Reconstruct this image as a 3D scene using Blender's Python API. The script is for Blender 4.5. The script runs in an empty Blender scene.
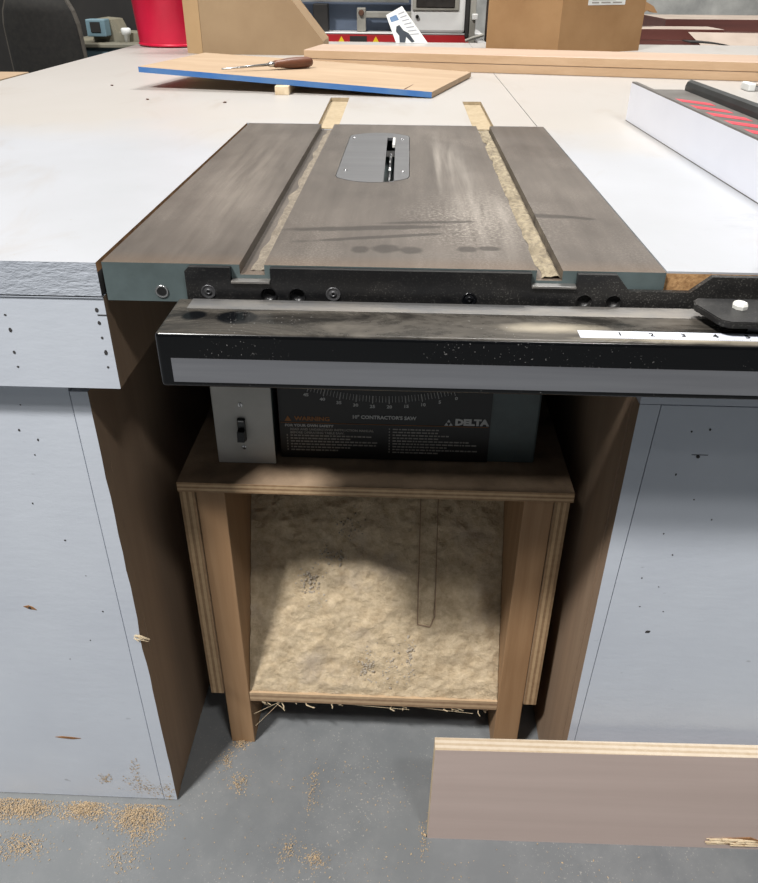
import bpy, bmesh, math, random
from mathutils import Vector, Matrix, Euler
random.seed(7)
S = bpy.context.scene
COL = S.collection
T = 0.868                      # height of the saw table above the floor; all z below are relative to it

# ------------------------------------------------------------ camera
cd = bpy.data.cameras.new('camera'); cam = bpy.data.objects.new('camera', cd); COL.objects.link(cam)
fw = Vector((-.03036, .87536, -.48251)); rt = Vector((.99926, .038, .00608)); up = Vector((-.02366, .48197, .87587))
m = Matrix((rt, up, -fw)).transposed().to_4x4(); m.translation = Vector((.27539, -.6097, .23205 + T)); cam.matrix_world = m
cd.sensor_fit = 'VERTICAL'; cd.sensor_height = 36; cd.lens = 721.4566 / 883 * 36
cd.shift_y = -(441.5 - 369.02) / 883; cd.shift_x = -.0006
cd.clip_start = .02
S.camera = cam
# ------------------------------------------------------------ world, lamps, exposure
w = bpy.data.worlds.new('world'); S.world = w; w.use_nodes = True
w.node_tree.nodes['Background'].inputs[0].default_value = (.88, .94, 1, 1)
w.node_tree.nodes['Background'].inputs[1].default_value = .09
def area(name, loc, target, sx, sy, power, col=(1, .975, .945)):
    l = bpy.data.lights.new(name, 'AREA'); l.shape = 'RECTANGLE'; l.size = sx; l.size_y = sy; l.energy = power; l.color = col
    o = bpy.data.objects.new(name, l); COL.objects.link(o); o.location = loc
    o.rotation_euler = (Vector(target) - Vector(loc)).to_track_quat('-Z', 'Y').to_euler(); return o
area('key_lamp', (-1.50, -1.85, 4.9), (.2, .2, .6), .6, .2, 375)
area('right_lamp', (1.55, -2.35, 4.9), (.2, .2, .6), .6, .2, 80)
area('front_lamp', (.7, -3.3, 4.7), (.2, .2, .6), 1.4, .25, 9)
area('rear_lamp', (.9, 2.9, 4.6), (.2, .8, .8), 1.6, .4, 55)
area('side_lamp', (-2.6, 1.6, 4.6), (0, .6, .8), 1.2, .3, 26)
area('back_lamp', (1.2, 2.0, 4.4), (.8, 3.4, .8), 1.0, .4, 130)
S.view_settings.view_transform = 'Standard'; S.view_settings.look = 'None'; S.view_settings.gamma = 1
S.view_settings.use_curve_mapping = False
S.view_settings.exposure = 0.0

# ------------------------------------------------------------ helpers
def lin(c):
    c = [x / 255 for x in c]
    return tuple((x / 12.92 if x <= .04045 else ((x + .055) / 1.055) ** 2.4) for x in c) + (1,)
class NT:
    def __init__(s, name):
        s.m = bpy.data.materials.new(name); s.m.use_nodes = True; s.t = s.m.node_tree; s.n = s.t.nodes
        s.b = s.n['Principled BSDF']; 
        g = s.n.new('ShaderNodeNewGeometry'); v = s.n.new('ShaderNodeVectorMath'); v.inputs[1].default_value = (0, 0, -T)
        s.t.links.new(g.outputs['Position'], v.inputs[0]); s.tc = v.outputs[0]
    def lk(s, a, b): s.t.links.new(a, b)
    def mp(s, scale=(1, 1, 1), rot=(0, 0, 0)):
        x = s.n.new('ShaderNodeMapping'); x.inputs['Scale'].default_value = scale; x.inputs['Rotation'].default_value = rot
        s.lk(s.tc, x.inputs[0]); return x.outputs[0]
    def noise(s, scale, detail=5, rough=.55, stretch=(1, 1, 1), dist=0):
        x = s.n.new('ShaderNodeTexNoise'); x.inputs['Scale'].default_value = scale; x.inputs['Detail'].default_value = detail
        x.inputs['Roughness'].default_value = rough; x.inputs['Distortion'].default_value = dist
        s.lk(s.mp(stretch), x.inputs['Vector']); return x.outputs[0]
    def ramp(s, fac, a, b, ca=(0, 0, 0, 1), cb=(1, 1, 1, 1), interp='LINEAR'):
        x = s.n.new('ShaderNodeValToRGB'); e = x.color_ramp.elements; e[0].position = a; e[1].position = b; e[0].color = ca; e[1].color = cb
        x.color_ramp.interpolation = interp; s.lk(fac, x.inputs[0]); return x.outputs[0]
    def mix(s, fac, a, b, mode='MIX'):
        x = s.n.new('ShaderNodeMix'); x.data_type = 'RGBA'; x.blend_type = mode
        for v, i in ((fac, 0), (a, 6), (b, 7)):
            if hasattr(v, 'links'): s.lk(v, x.inputs[i])
            else: x.inputs[i].default_value = v
        return x.outputs[2]
    def math(s, op, a, b=None, clamp=False):
        x = s.n.new('ShaderNodeMath'); x.operation = op; x.use_clamp = clamp
        for v, i in ((a, 0), (b, 1)):
            if v is None: continue
            if hasattr(v, 'links'): s.lk(v, x.inputs[i])
            else: x.inputs[i].default_value = v
        return x.outputs[0]
    def sep(s):
        x = s.n.new('ShaderNodeSeparateXYZ'); s.lk(s.tc, x.inputs[0]); return x.outputs
    def blob(s, cx, cy, rx, ry, ang=0, soft=.5, warp=None, wa=.0):
        """mask 1 inside an ellipse in object xy"""
        X, Y, _ = s.sep(); ca, sa = math.cos(ang), math.sin(ang)
        dx = s.math('SUBTRACT', X, cx); dy = s.math('SUBTRACT', Y, cy)
        a = s.math('DIVIDE', s.math('ADD', s.math('MULTIPLY', dx, ca), s.math('MULTIPLY', dy, sa)), rx)
        b = s.math('DIVIDE', s.math('SUBTRACT', s.math('MULTIPLY', dy, ca), s.math('MULTIPLY', dx, sa)), ry)
        d = s.math('SQRT', s.math('ADD', s.math('MULTIPLY', a, a), s.math('MULTIPLY', b, b)))
        if warp is not None: d = s.math('ADD', d, s.math('MULTIPLY', s.math('SUBTRACT', warp, .5), wa))
        return s.ramp(d, 1 - soft, 1, (1, 1, 1, 1), (0, 0, 0, 1))
    def bump(s, h, strength, dist=.001):
        x = s.n.new('ShaderNodeBump'); x.inputs['Strength'].default_value = strength; x.inputs['Distance'].default_value = dist
        s.lk(h, x.inputs['Height']); s.lk(x.outputs[0], s.b.inputs['Normal'])
    def done(s, col=None, rough=.6, metal=0, spec=None):
        if col is not None:
            if hasattr(col, 'links'): s.lk(col, s.b.inputs['Base Color'])
            else: s.b.inputs['Base Color'].default_value = col
        if hasattr(rough, 'links'): s.lk(rough, s.b.inputs['Roughness'])
        else: s.b.inputs['Roughness'].default_value = rough
        s.b.inputs['Metallic'].default_value = metal
        if spec is not None: s.b.inputs['Specular IOR Level'].default_value = spec
        return s.m
def simple(name, c, rough=.6, metal=0, c2=None, scale=30, stretch=(1, 1, 1), bump=0, bscale=None, lo=.35, hi=.65, spec=None):
    n = NT(name); c2 = c2 or tuple(max(0, x - 12) for x in c)
    f = n.noise(scale, 6, .6, stretch)
    col = n.ramp(f, lo, hi, lin(c2), lin(c))
    if bump: n.bump(n.noise(bscale or scale * 3, 6, .65, stretch), bump)
    return n.done(col, rough, metal, spec)
def wood(name, c, c2, axis='x', scale=40, rough=.7, bump=.15, st=22):
    n = NT(name); stv = {'x': (1 / st, 1, 1), 'y': (1, 1 / st, 1), 'z': (1, 1, 1 / st)}[axis]
    f = n.noise(scale, 6, .6, stv, .6); g = n.noise(scale * 5, 4, .6, stv)
    big = n.noise(3, 3, .5)
    col = n.ramp(f, .3, .7, lin(c2), lin(c))
    col = n.mix(.25, col, n.ramp(g, .3, .7, lin(c2), lin(c)))
    col = n.mix(n.ramp(big, .45, .75, (0, 0, 0, 1), (.35, .35, .35, 1)), col, lin(c2))
    n.bump(g, bump); return n.done(col, rough)
def plyedge(name, axis, z0, z1, layers, light, dark):
    n = NT(name); X = n.sep()['xyz'.index(axis)]
    t = n.math('DIVIDE', n.math('SUBTRACT', X, z0), (z1 - z0))
    t = n.math('FRACT', n.math('MULTIPLY', t, layers / 2))
    t = n.math('ADD', t, n.math('MULTIPLY', n.math('SUBTRACT', n.noise(60, 2), .5), .12))
    c = n.ramp(t, .42, .52, lin(dark), lin(light))
    c = n.mix(.3, c, n.ramp(n.noise(120, 3), .3, .7, lin(dark), lin(light)))
    n.bump(n.noise(300, 3), .3); return n.done(c, .8)

def tag(o, label=None, cat=None, group=None, kind=None):
    for k, v in (('label', label), ('category', cat), ('group', group), ('kind', kind)):
        if v: o[k] = v
    return o
ORG = {}
def thing(name, label, cat, loc, group=None):
    o = bpy.data.objects.new(name, None); o.empty_display_size = .05; COL.objects.link(o)
    o.location = (loc[0], loc[1], loc[2] + T); ORG[o.name] = Vector(loc)
    return tag(o, label, cat, group)
def root(o):
    while o.parent: o = o.parent
    return o
def obj(name, bm, mats, parent=None, smooth=False, origin=None):
    """geometry in saw-table coordinates -> linked mesh object"""
    if not isinstance(mats, (list, tuple)): mats = [mats]
    org = ORG.get(root(parent).name) if parent else (Vector(origin) if origin else Vector((0, 0, 0)))
    bmesh.ops.translate(bm, verts=bm.verts, vec=-org)
    bmesh.ops.recalc_face_normals(bm, faces=bm.faces)
    me = bpy.data.meshes.new(name); bm.to_mesh(me); bm.free()
    for x in mats: me.materials.append(x)
    if smooth:
        for p in me.polygons: p.use_smooth = True
    o = bpy.data.objects.new(name, me); COL.objects.link(o)
    if parent: o.parent = parent
    else: o.location = (org.x, org.y, org.z + T); ORG[o.name] = org
    return o
def struct(name, bm, mats): return tag(obj(name, bm, mats), kind='structure')
def B(): return bmesh.new()
def box(bm, x0, x1, y0, y1, z0, z1, bev=0, mi=0, mat=None, seg=2):
    r = bmesh.ops.create_cube(bm, size=1); vs = r['verts']
    for v in vs: v.co = Vector((x0 + (v.co.x + .5) * (x1 - x0), y0 + (v.co.y + .5) * (y1 - y0), z0 + (v.co.z + .5) * (z1 - z0)))
    es = {e for v in vs for e in v.link_edges}; fs = {f for v in vs for f in v.link_faces}
    for f in fs: f.material_index = mi
    if bev:
        g = bmesh.ops.bevel(bm, geom=list(es), offset=bev, segments=seg, affect='EDGES', profile=.5)
        vs = list({v for f in g['faces'] for v in f.verts} | {v for v in vs if v.is_valid})
        for f in g['faces']: f.material_index = mi
    if mat is not None: bmesh.ops.transform(bm, matrix=mat, verts=[v for v in vs if v.is_valid])
    return vs
def side_faces(bm, sgn, mi):
    bmesh.ops.recalc_face_normals(bm, faces=bm.faces)
    for f in bm.faces:
        f.normal_update()
        if f.normal.x * sgn > .6: f.material_index = mi
def hexa(bm, bot, top, mi=0):
    a = [bm.verts.new(p) for p in bot]; b = [bm.verts.new(p) for p in top]; n = len(a)
    fs = [bm.faces.new(a[::-1]), bm.faces.new(b)]
    for i in range(n): fs.append(bm.faces.new((a[i], a[(i + 1) % n], b[(i + 1) % n], b[i])))
    for f in fs: f.material_index = mi
    return fs
def prism(bm, pts, axis, a, b, mi=0):
    """polygon pts (2D) extruded along axis from a to b"""
    def P(p, t): return {'x': (t, p[0], p[1]), 'y': (p[0], t, p[1]), 'z': (p[0], p[1], t)}[axis]
    return hexa(bm, [P(p, a) for p in pts], [P(p, b) for p in pts], mi)
def plate(bm, outer, holes, z0, z1, mi=0, mside=None):
    """flat plate in xy with holes"""
    mside = mi if mside is None else mside
    for z in (z0, z1):
        es = []
        for L in [outer] + holes:
            vs = [bm.verts.new((p[0], p[1], z)) for p in L]
            es += [bm.edges.new((vs[i], vs[(i + 1) % len(vs)])) for i in range(len(vs))]
        r = bmesh.ops.triangle_fill(bm, use_beauty=True, use_dissolve=False, edges=es)
        for g in r['geom']:
            if isinstance(g, bmesh.types.BMFace): g.material_index = mi
    for L in [outer] + holes:
        for i in range(len(L)):
            p, q = L[i], L[(i + 1) % len(L)]
            f = bm.faces.new([bm.verts.new(c) for c in ((p[0], p[1], z0), (q[0], q[1], z0), (q[0], q[1], z1), (p[0], p[1], z1))]); f.material_index = mside
    bmesh.ops.remove_doubles(bm, verts=bm.verts, dist=1e-5)
def cyl(bm, p0, p1, r0, r1=None, n=24, mi=0, caps=True):
    r1 = r0 if r1 is None else r1; p0, p1 = Vector(p0), Vector(p1); d = (p1 - p0)
    q = d.to_track_quat('Z', 'Y').to_matrix().to_4x4()
    r = bmesh.ops.create_cone(bm, cap_ends=caps, segments=n, radius1=r0, radius2=r1, depth=d.length)
    bmesh.ops.transform(bm, matrix=Matrix.Translation((p0 + p1) / 2) @ q, verts=r['verts'])
    for f in {f for v in r['verts'] for f in v.link_faces}: f.material_index = mi
def lathe(bm, base, axis, prof, n=28, mi=0):
    base = Vector(base); q = Vector(axis).to_track_quat('Z', 'Y').to_matrix(); rings = []
    for (r, h) in prof:
        rings.append([bm.verts.new(base + q @ Vector((max(r, 1e-5) * math.cos(2 * math.pi * k / n), max(r, 1e-5) * math.sin(2 * math.pi * k / n), h))) for k in range(n)])
    for a, b in zip(rings, rings[1:]):
        for k in range(n):
            f = bm.faces.new((a[k], a[(k + 1) % n], b[(k + 1) % n], b[k])); f.material_index = mi
    bm.faces.new(rings[0][::-1]).material_index = mi; bm.faces.new(rings[-1]).material_index = mi
def tube(bm, pts, r, n=10, mi=0):
    for a, b in zip(pts, pts[1:]): cyl(bm, a, b, r, r, n, mi)
    for a in pts[1:-1]: bmesh.ops.create_icosphere(bm, subdivisions=1, radius=r * 1.02, matrix=Matrix.Translation(a))
def text(name, body, size, loc, mat, parent, align='LEFT', face='front', ext=.0002, sx=1, bold=.03):
    c = bpy.data.curves.new(name, 'FONT'); c.body = body; c.size = size; c.align_x = align; c.align_y = 'CENTER'; c.extrude = ext; c.offset = size * bold; c.resolution_u = 2
    o = bpy.data.objects.new(name, c); COL.objects.link(o); bpy.context.view_layer.update()
    me = bpy.data.meshes.new_from_object(o.evaluated_get(bpy.context.evaluated_depsgraph_get()))
    bpy.data.objects.remove(o); bm = B(); bm.from_mesh(me)
    R = {'front': Matrix.Rotation(math.pi / 2, 4, 'X'), 'up': Matrix.Identity(4)}[face]
    bmesh.ops.transform(bm, matrix=Matrix.Translation(loc) @ R @ Matrix.Diagonal((sx, 1, 1, 1)), verts=bm.verts)
    if parent is None: return bm
    return obj(name, bm, mat, parent)

# ------------------------------------------------------------ materials
def m_tabletop():
    n = NT('machined_iron')
    f = n.noise(5, 6, .6); g = n.noise(60, 5, .6, (1, .08, 1)); sp = n.noise(900, 2, .5)
    col = n.ramp(f, .3, .7, lin((72, 66, 61)), lin((100, 93, 86)))
    col = n.mix(.25, col, n.ramp(g, .3, .7, lin((68, 62, 57)), lin((122, 114, 106))))
    X, Y, Z = n.sep()
    wp = n.noise(45, 4, .6)
    # dusty swirl streaks right of the blade, along the feed direction
    st = n.noise(70, 5, .6, (1, .05, 1), .3)
    for cx, cy, rx, ry, a in ((.345, .33, .035, .34, .06), (.37, .15, .06, .13, 0), (.318, .42, .012, .25, -.02)):
        mk = n.blob(cx, cy, rx, ry, a, .8, n.noise(8, 4), .8)
        mm = n.math('MULTIPLY', mk, n.ramp(st, .38, .72), True)
        col = n.mix(n.math('MULTIPLY', mm, .62), col, lin((158, 151, 142)))
    mk = n.blob(.36, .15, .10, .14, 0, .8, n.noise(14, 4), 1.2)
    col = n.mix(n.math('MULTIPLY', n.math('MULTIPLY', mk, n.ramp(n.noise(260, 3, .7), .48, .62)), .6), col, lin((168, 160, 150)))
    mk = n.blob(.07, .30, .07, .30, 0, .8, n.noise(8, 4), .8)
    col = n.mix(n.math('MULTIPLY', n.math('MULTIPLY', mk, n.ramp(st, .35, .65)), .45), col, lin((148, 139, 129)))
    fl = n.math('MULTIPLY', n.ramp(n.noise(9, 6, .7, (1, .45, 1), .6), .46, .64), n.ramp(n.noise(420, 3, .7), .46, .62))
    col = n.mix(n.math('MULTIPLY', fl, .35), col, lin((156, 147, 137)))
    # hand smears and round marks
    for cx, cy, rx, ry, a in ((.235, .112, .105, .0085, .12), (.25, .084, .1, .0055, .22), (.30, .135, .06, .005, .1),
                              (.233, .045, .010, .012, 0), (.258, .049, .015, .014, .3), (.282, .046, .012, .013, 0),
                              (.335, .052, .012, .009, 0), (.357, .055, .012, .008, 0), (.43, .165, .035, .009, -.1), (.465, .16, .02, .006, -.3)):
        mk = n.blob(cx, cy, rx, ry, a, .35, wp, .9)
        col = n.mix(n.math('MULTIPLY', mk, .75), col, lin((54, 49, 45)))
    # grimy band at the front edge, rust tint
    edge = n.ramp(Y, .0, .03, (1, 1, 1, 1), (0, 0, 0, 1))
    col = n.mix(n.math('MULTIPLY', edge, .35), col, lin((110, 88, 66)))
    col = n.mix(n.ramp(sp, .68, .75, (0, 0, 0, 1), (.4, .4, .4, 1)), col, lin((170, 160, 148)))
    n.bump(g, .08); rr = n.ramp(f, .3, .7, (.42,) * 3 + (1,), (.58,) * 3 + (1,))
    return n.done(col, rr, .25)
def m_worktop():
    n = NT('white_laminate'); X, Y, Z = n.sep()
    col = n.ramp(n.noise(2.2, 5, .6), .3, .7, lin((160, 162, 165)), lin((173, 175, 180)))
    far = n.ramp(n.math('ADD', Y, n.math('MULTIPLY', n.noise(3, 3), .6)), .75, 2.0)
    col = n.mix(n.math('MULTIPLY', far, .55), col, lin((176, 167, 154)))
    s = n.noise(7, 6, .65, (1, .5, 1), .8)
    col = n.mix(n.ramp(s, .56, .72, (0, 0, 0, 1), (.32, .32, .32, 1)), col, lin((150, 138, 124)))
    sp = n.noise(160, 3, .6)
    col = n.mix(n.ramp(sp, .70, .74, (0, 0, 0, 1), (.5, .5, .5, 1)), col, lin((150, 130, 108)))
    mk = n.blob(.70, .14, .10, .07, .0, .5, n.noise(30, 5), 1.5)
    col = n.mix(n.math('MULTIPLY', n.math('MULTIPLY', mk, n.ramp(n.noise(60, 4, .6, (.4, 1, 1), 1), .45, .6)), .4), col, lin((140, 143, 152)))
    n.bump(n.noise(120, 4), .03); return n.done(col, .42)
M = {}
M['iron'] = m_tabletop()
M['green'] = simple('grey_green_paint', (88, 101, 102), .45, 0, (70, 80, 80), 12, bump=.1, bscale=90)
M['lam'] = m_worktop()
def paint(name, c, c2, bump, sc, rough=.55):
    n = NT(name); f = n.noise(5, 5, .6); col = n.ramp(f, .3, .7, lin(c2), lin(c))
    g = n.noise(sc, 5, .65, (.35, 1, 1)); sp = n.noise(55, 2, .5, (.5, 1, 1))
    n.bump(g, bump, .002)
    col = n.mix(n.ramp(sp, .73, .76, (0, 0, 0, 1), (.5, .5, .5, 1)), col, lin((120, 122, 128)))
    return n.done(col, rough)
M['paint'] = paint('grey_white_brushed_paint', (194, 200, 209), (184, 190, 200), .15, 90)
M['paint_rough'] = paint('rough_painted_edge', (182, 188, 197), (150, 156, 166), 1.0, 240)
M['gap'] = simple('dark_gap', (60, 58, 58), .9)
M['ply_side'] = wood('brown_plywood_face', (150, 128, 106), (130, 108, 88), 'z', 25, .75)
M['ply_light'] = wood('pale_plywood_face', (174, 150, 124), (154, 130, 104), 'x', 25, .75)
M['ply_dirty'] = simple('dusty_plywood', (156, 134, 110), .9, 0, (116, 97, 78), 14, bump=.4, bscale=220)
M['pine'] = wood('pine_post', (166, 134, 100), (140, 108, 76), 'z', 45, .7)
M['edge_top'] = plyedge('stand_top_edge', 'z', -.350, -.335, 5, (196, 168, 132), (140, 110, 80))
M['edge_sideL'] = plyedge('stand_side_edge', 'x', -.006, .014, 5, (190, 162, 126), (140, 112, 82))
M['edge_lip'] = plyedge('lip_edge', 'z', -.766, -.747, 4, (186, 160, 128), (140, 114, 88))
M['black'] = simple('black_enamel', (16, 17, 20), .22, 0, (10, 11, 13), 10)
def m_dusty_black(name, base=(17, 18, 21), amt=.5, rough=.28, lo=.60):
    n = NT(name); col = n.ramp(n.noise(9, 5), .3, .7, lin(tuple(max(0, c - 6) for c in base)), lin(base))
    sp = n.ramp(n.noise(700, 2, .5), lo, lo + .06, (0, 0, 0, 1), (1, 1, 1, 1))
    film = n.ramp(n.noise(6, 6, .7, (.5, 1, 1), 1.0), .45, .8, (.1, .1, .1, 1), (1, 1, 1, 1))
    col = n.mix(n.math('MULTIPLY', n.math('MULTIPLY', sp, film), amt), col, lin((150, 148, 142)))
    col = n.mix(n.math('MULTIPLY', film, .10), col, lin((140, 134, 124)))
    n.bump(sp, .1); rr = n.ramp(film, 0, 1, (rough,) * 3 + (1,), (.6, .6, .6, 1)); return n.done(col, rr)
M['blackdust'] = m_dusty_black('dusty_black_steel')
def m_tube():
    n = NT('black_rail_enamel'); X, Y, Z = n.sep()
    col = lin((9, 10, 12)); top = n.ramp(Z, -.031 + .0, -.0285)   # dust gathers on the upward face
    g = n.n.new('ShaderNodeNewGeometry'); sx = n.n.new('ShaderNodeSeparateXYZ'); n.lk(g.outputs['Normal'], sx.inputs[0])
    upf = n.ramp(sx.outputs[2], .6, .95)
    film = n.ramp(n.noise(14, 6, .7, (.45, 1.2, 1), .8), .38, .72, (.12, .12, .12, 1), (1, 1, 1, 1))
    clean = n.blob(.134, -.052, .020, .015, 0, .2, n.noise(30, 3), .4)
    clean2 = n.blob(.096, -.05, .012, .010, .5, .3, n.noise(30, 3), .5)
    film = n.math('MULTIPLY', film, n.math('SUBTRACT', 1, n.math('MAXIMUM', clean, clean2)), True)
    c = n.mix(n.math('MULTIPLY', n.math('MULTIPLY', film, upf), .42), col, lin((150, 142, 130)))
    patch = n.blob(.40, -.060, .05, .012, 0, .9, n.noise(40, 4), .9)
    patch2 = n.blob(.52, -.078, .12, .006, 0, .9, n.noise(40, 4), .9)
    c = n.mix(n.math('MULTIPLY', n.math('MULTIPLY', n.math('MAXIMUM', patch, patch2), upf), .6), c, lin((186, 176, 156)))
    sp = n.math('MULTIPLY', n.ramp(n.noise(520, 2, .5), .70, .74), n.ramp(n.noise(9, 4, .6, (1, .5, .5)), .5, .62)); c = n.mix(n.math('MULTIPLY', sp, .5), c, lin((170, 168, 165)))
    fz = n.math('MULTIPLY', film, upf)
    rr = n.ramp(fz, 0, 1, (.12, .12, .12, 1), (.55, .55, .55, 1)); return n.done(c, rr, 0, .28)
M['tube'] = m_tube()
def m_alu(name, c, c2, rough, dust=0):
    n = NT(name); col = n.ramp(n.noise(50, 4, .6, (.05, 1, 1)), .3, .7, lin(c2), lin(c))
    if dust: col = n.mix(n.math('MULTIPLY', n.ramp(n.noise(25, 6, .7, (.4, 1, 1)), .4, .65), dust), col, lin((178, 170, 158)))
    n.bump(n.noise(200, 3, .5, (.02, 1, 1)), .05)
    return n.done(col, rough, .8)
M['alu'] = m_alu('brushed_aluminium', (156, 157, 162), (132, 133, 138), .36)
M['alu_dust'] = m_alu('dusty_aluminium_strip', (150, 150, 150), (120, 120, 120), .45, .6)
M['insert'] = m_alu('throat_plate_metal', (140, 140, 142), (126, 126, 128), .4)
M['steel'] = simple('bright_steel', (190, 190, 190), .25, .9)
M['darksteel'] = simple('dark_hole', (12, 12, 13), .8)
M['tape'] = simple('white_tape', (228, 232, 242), .45, 0, (214, 219, 230), 60)
M['ink'] = simple('black_ink', (22, 22, 26), .6)
M['labelblack'] = simple('black_label', (15, 15, 16), .45, 0, (11, 11, 12), 20)
M['lwhite'] = simple('label_white_ink', (190, 190, 188), .6)
M['lgrey'] = simple('label_grey_ink', (150, 146, 140), .6)
M['lorange'] = simple('label_orange_ink', (150, 98, 44), .6)
M['switchplate'] = simple('light_grey_switch_plate', (196, 194, 188), .5, 0, (184, 182, 176), 20)
M['plastic'] = simple('black_plastic', (14, 14, 15), .3)
M['nylon'] = simple('white_nylon', (222, 222, 216), .4)
def m_dust(name, a, b, bump=1.0, sc=120):
    n = NT(name); col = n.ramp(n.noise(sc, 6, .7), .3, .7, lin(b), lin(a))
    col = n.mix(n.ramp(n.noise(sc / 5, 4), .5, .75, (0, 0, 0, 1), (.4, .4, .4, 1)), col, lin(tuple(max(0, c - 34) for c in b)))
    n.bump(n.noise(sc * 2, 6, .7), bump, .003); return n.done(col, .95)
M['dust'] = m_dust('sawdust', (200, 178, 146), (150, 126, 96), .3, 600)
M['dustlight'] = m_dust('pale_sawdust', (222, 206, 176), (196, 176, 142))
M['bed'] = m_dust('groove_wood', (176, 160, 134), (156, 140, 112), .4, 130)
def m_ramp():
    n = NT('sawdust_covered_board')
    col = n.ramp(n.noise(60, 7, .7), .3, .7, lin((170, 150, 120)), lin((214, 196, 166)))
    col = n.mix(n.ramp(n.noise(12, 5, .65), .55, .75, (0, 0, 0, 1), (.5, .5, .5, 1)), col, lin((172, 160, 150)))
    n.bump(n.noise(170, 7, .75), 1.0, .004); return n.done(col, .95)
M['rampdust'] = m_ramp()
def m_floor():
    n = NT('polished_concrete'); f = n.noise(1.6, 6, .6); g = n.noise(14, 6, .7)
    col = n.ramp(f, .3, .7, lin((98, 101, 104)), lin((118, 121, 122)))
    col = n.mix(n.ramp(g, .45, .75, (0, 0, 0, 1), (.35, .35, .35, 1)), col, lin((136, 137, 137)))
    sp = n.noise(330, 3, .6); msk = n.ramp(n.noise(7, 4), .4, .65)
    col = n.mix(n.math('MULTIPLY', n.ramp(sp, .64, .69, (0, 0, 0, 1), (.6, .6, .6, 1)), msk), col, lin((186, 180, 170)))
    sc = n.noise(4, 2, .5, (1, 9, 1), 2.0)
    col = n.mix(n.ramp(sc, .495, .5, (0, 0, 0, 1), (.0, .0, .0, 1)), col, lin((160, 160, 160)))
    n.bump(g, .06); return n.done(col, n.ramp(g, .3, .7, (.42,) * 3 + (1,), (.62,) * 3 + (1,)))
M['floor'] = m_floor()
M['wall'] = simple('blotchy_concrete_wall', (168, 168, 164), .85, 0, (128, 129, 127), 4.5, bump=.3, bscale=30)
M['board_face'] = wood('pinkish_veneer', (196, 178, 170), (182, 164, 156), 'x', 20, .6, .06)
M['board_edge'] = plyedge('panel_ply_edge', 'y', -.019, -.001, 5, (208, 194, 174), (182, 162, 136))
M['board_end'] = simple('cut_plywood_end', (214, 196, 166), .8, 0, (190, 168, 136), 60)
M['blue'] = simple('blue_painted_edge', (42, 96, 160), .6, 0, (74, 112, 158), 14, bump=.2, bscale=120)
M['osb'] = wood('tan_particle_board', (178, 156, 130), (156, 132, 106), 'x', 14, .8, .1, 5)
M['plank'] = wood('light_oak_plank', (196, 166, 134), (174, 143, 110), 'x', 26, .6, .1, 30)
M['plank_top'] = wood('oak_veneer_top', (190, 166, 146), (172, 148, 128), 'x', 26, .5, .05, 30)
M['particle'] = simple('raw_particle_board', (190, 150, 104), .9, 0, (150, 112, 72), 200, bump=.8, bscale=300)
M['red'] = simple('glossy_red_plastic', (206, 20, 62), .35, 0, (190, 14, 52), 6)
M['card'] = simple('brown_cardboard', (152, 128, 98), .8, 0, (143, 119, 90), 8)
M['card2'] = simple('tan_cardboard', (152, 118, 80), .8, 0, (141, 107, 70), 8)
M['card3'] = simple('pale_cardboard_flap', (176, 146, 108), .8, 0, (168, 138, 100), 8)
M['paper'] = simple('paper', (214, 216, 214), .7, 0, (204, 206, 204), 20)
M['fence_white'] = simple('white_fence_face', (226, 228, 236), .35, 0, (220, 222, 231), 5)
M['fence_grey'] = simple('grey_metal_tube', (112, 108, 104), .45, .3, (96, 92, 88), 20)
M['fence_dark'] = simple('dark_grey_face', (62, 64, 64), .45, .2, (50, 52, 52), 14)
M['redink'] = simple('red_lettering', (206, 62, 76), .5)
M['chair'] = simple('black_mesh_fabric', (32, 31, 28), .9, 0, (22, 21, 20), 60, bump=.4, bscale=500)
M['chairshell'] = simple('dark_grey_plastic', (84, 80, 74), .5)
M['teal'] = simple('blue_grey_machine_paint', (104, 130, 140), .5, 0, (88, 112, 122), 8)
M['teal_tan'] = simple('dusty_machine_bed', (130, 124, 106), .6, 0, (108, 106, 94), 8)
M['darkmachine'] = simple('dark_machine_paint', (34, 32, 30), .6, 0, (20, 19, 18), 6)
M['mwhite'] = simple('white_machine_paint', (206, 206, 204), .45, 0, (196, 196, 194), 6)
M['mred'] = simple('red_machine_paint', (176, 28, 34), .5, 0, (160, 22, 28), 6)
M['mblue'] = simple('slate_blue_panel', (78, 90, 108), .6, 0, (66, 76, 92), 6)
M['mgrey'] = simple('grey_machine_part', (150, 148, 140), .5, .2, (130, 128, 120), 8)
M['yellow'] = simple('yellow_sticker', (226, 196, 30), .6)
M['brown'] = simple('dark_brown_wood', (82, 52, 34), .7, 0, (66, 40, 26), 8)
M['maroon'] = wood('reddish_brown_board', (92, 46, 38), (66, 32, 27), 'x', 12, .6)
M['beige'] = simple('beige_sheet', (172, 158, 146), .8, 0, (158, 144, 132), 6)
M['glass'] = simple('dark_window_glass', (48, 46, 44), .15)
M['handle'] = wood('brown_tool_handle', (112, 70, 48), (84, 48, 32), 'x', 60, .45)
M['crack'] = simple('torn_wood', (150, 108, 66), .9, 0, (110, 76, 46), 90)

# ------------------------------------------------------------ room
FL = -T
bm = B(); box(bm, -6, 7, -4, 4.4, FL - .1, FL); struct('floor', bm, M['floor'])
bm = B(); box(bm, -6, 7, 4.4, 4.5, FL, 4.6); struct('wall_back', bm, M['wall'])

# ------------------------------------------------------------ worktops
def worktop(name, label, outer, z0=-.034):
    r = thing(name, label, 'worktop', (outer[0][0], outer[0][1], z0))
    return r
GL, GR = (.121, .158), (.387, .424)
wl = thing('worktop', 'large white worktop left of and behind the saw, grooved in line with the slots', 'worktop', (-.3, .6, -.034))
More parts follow.
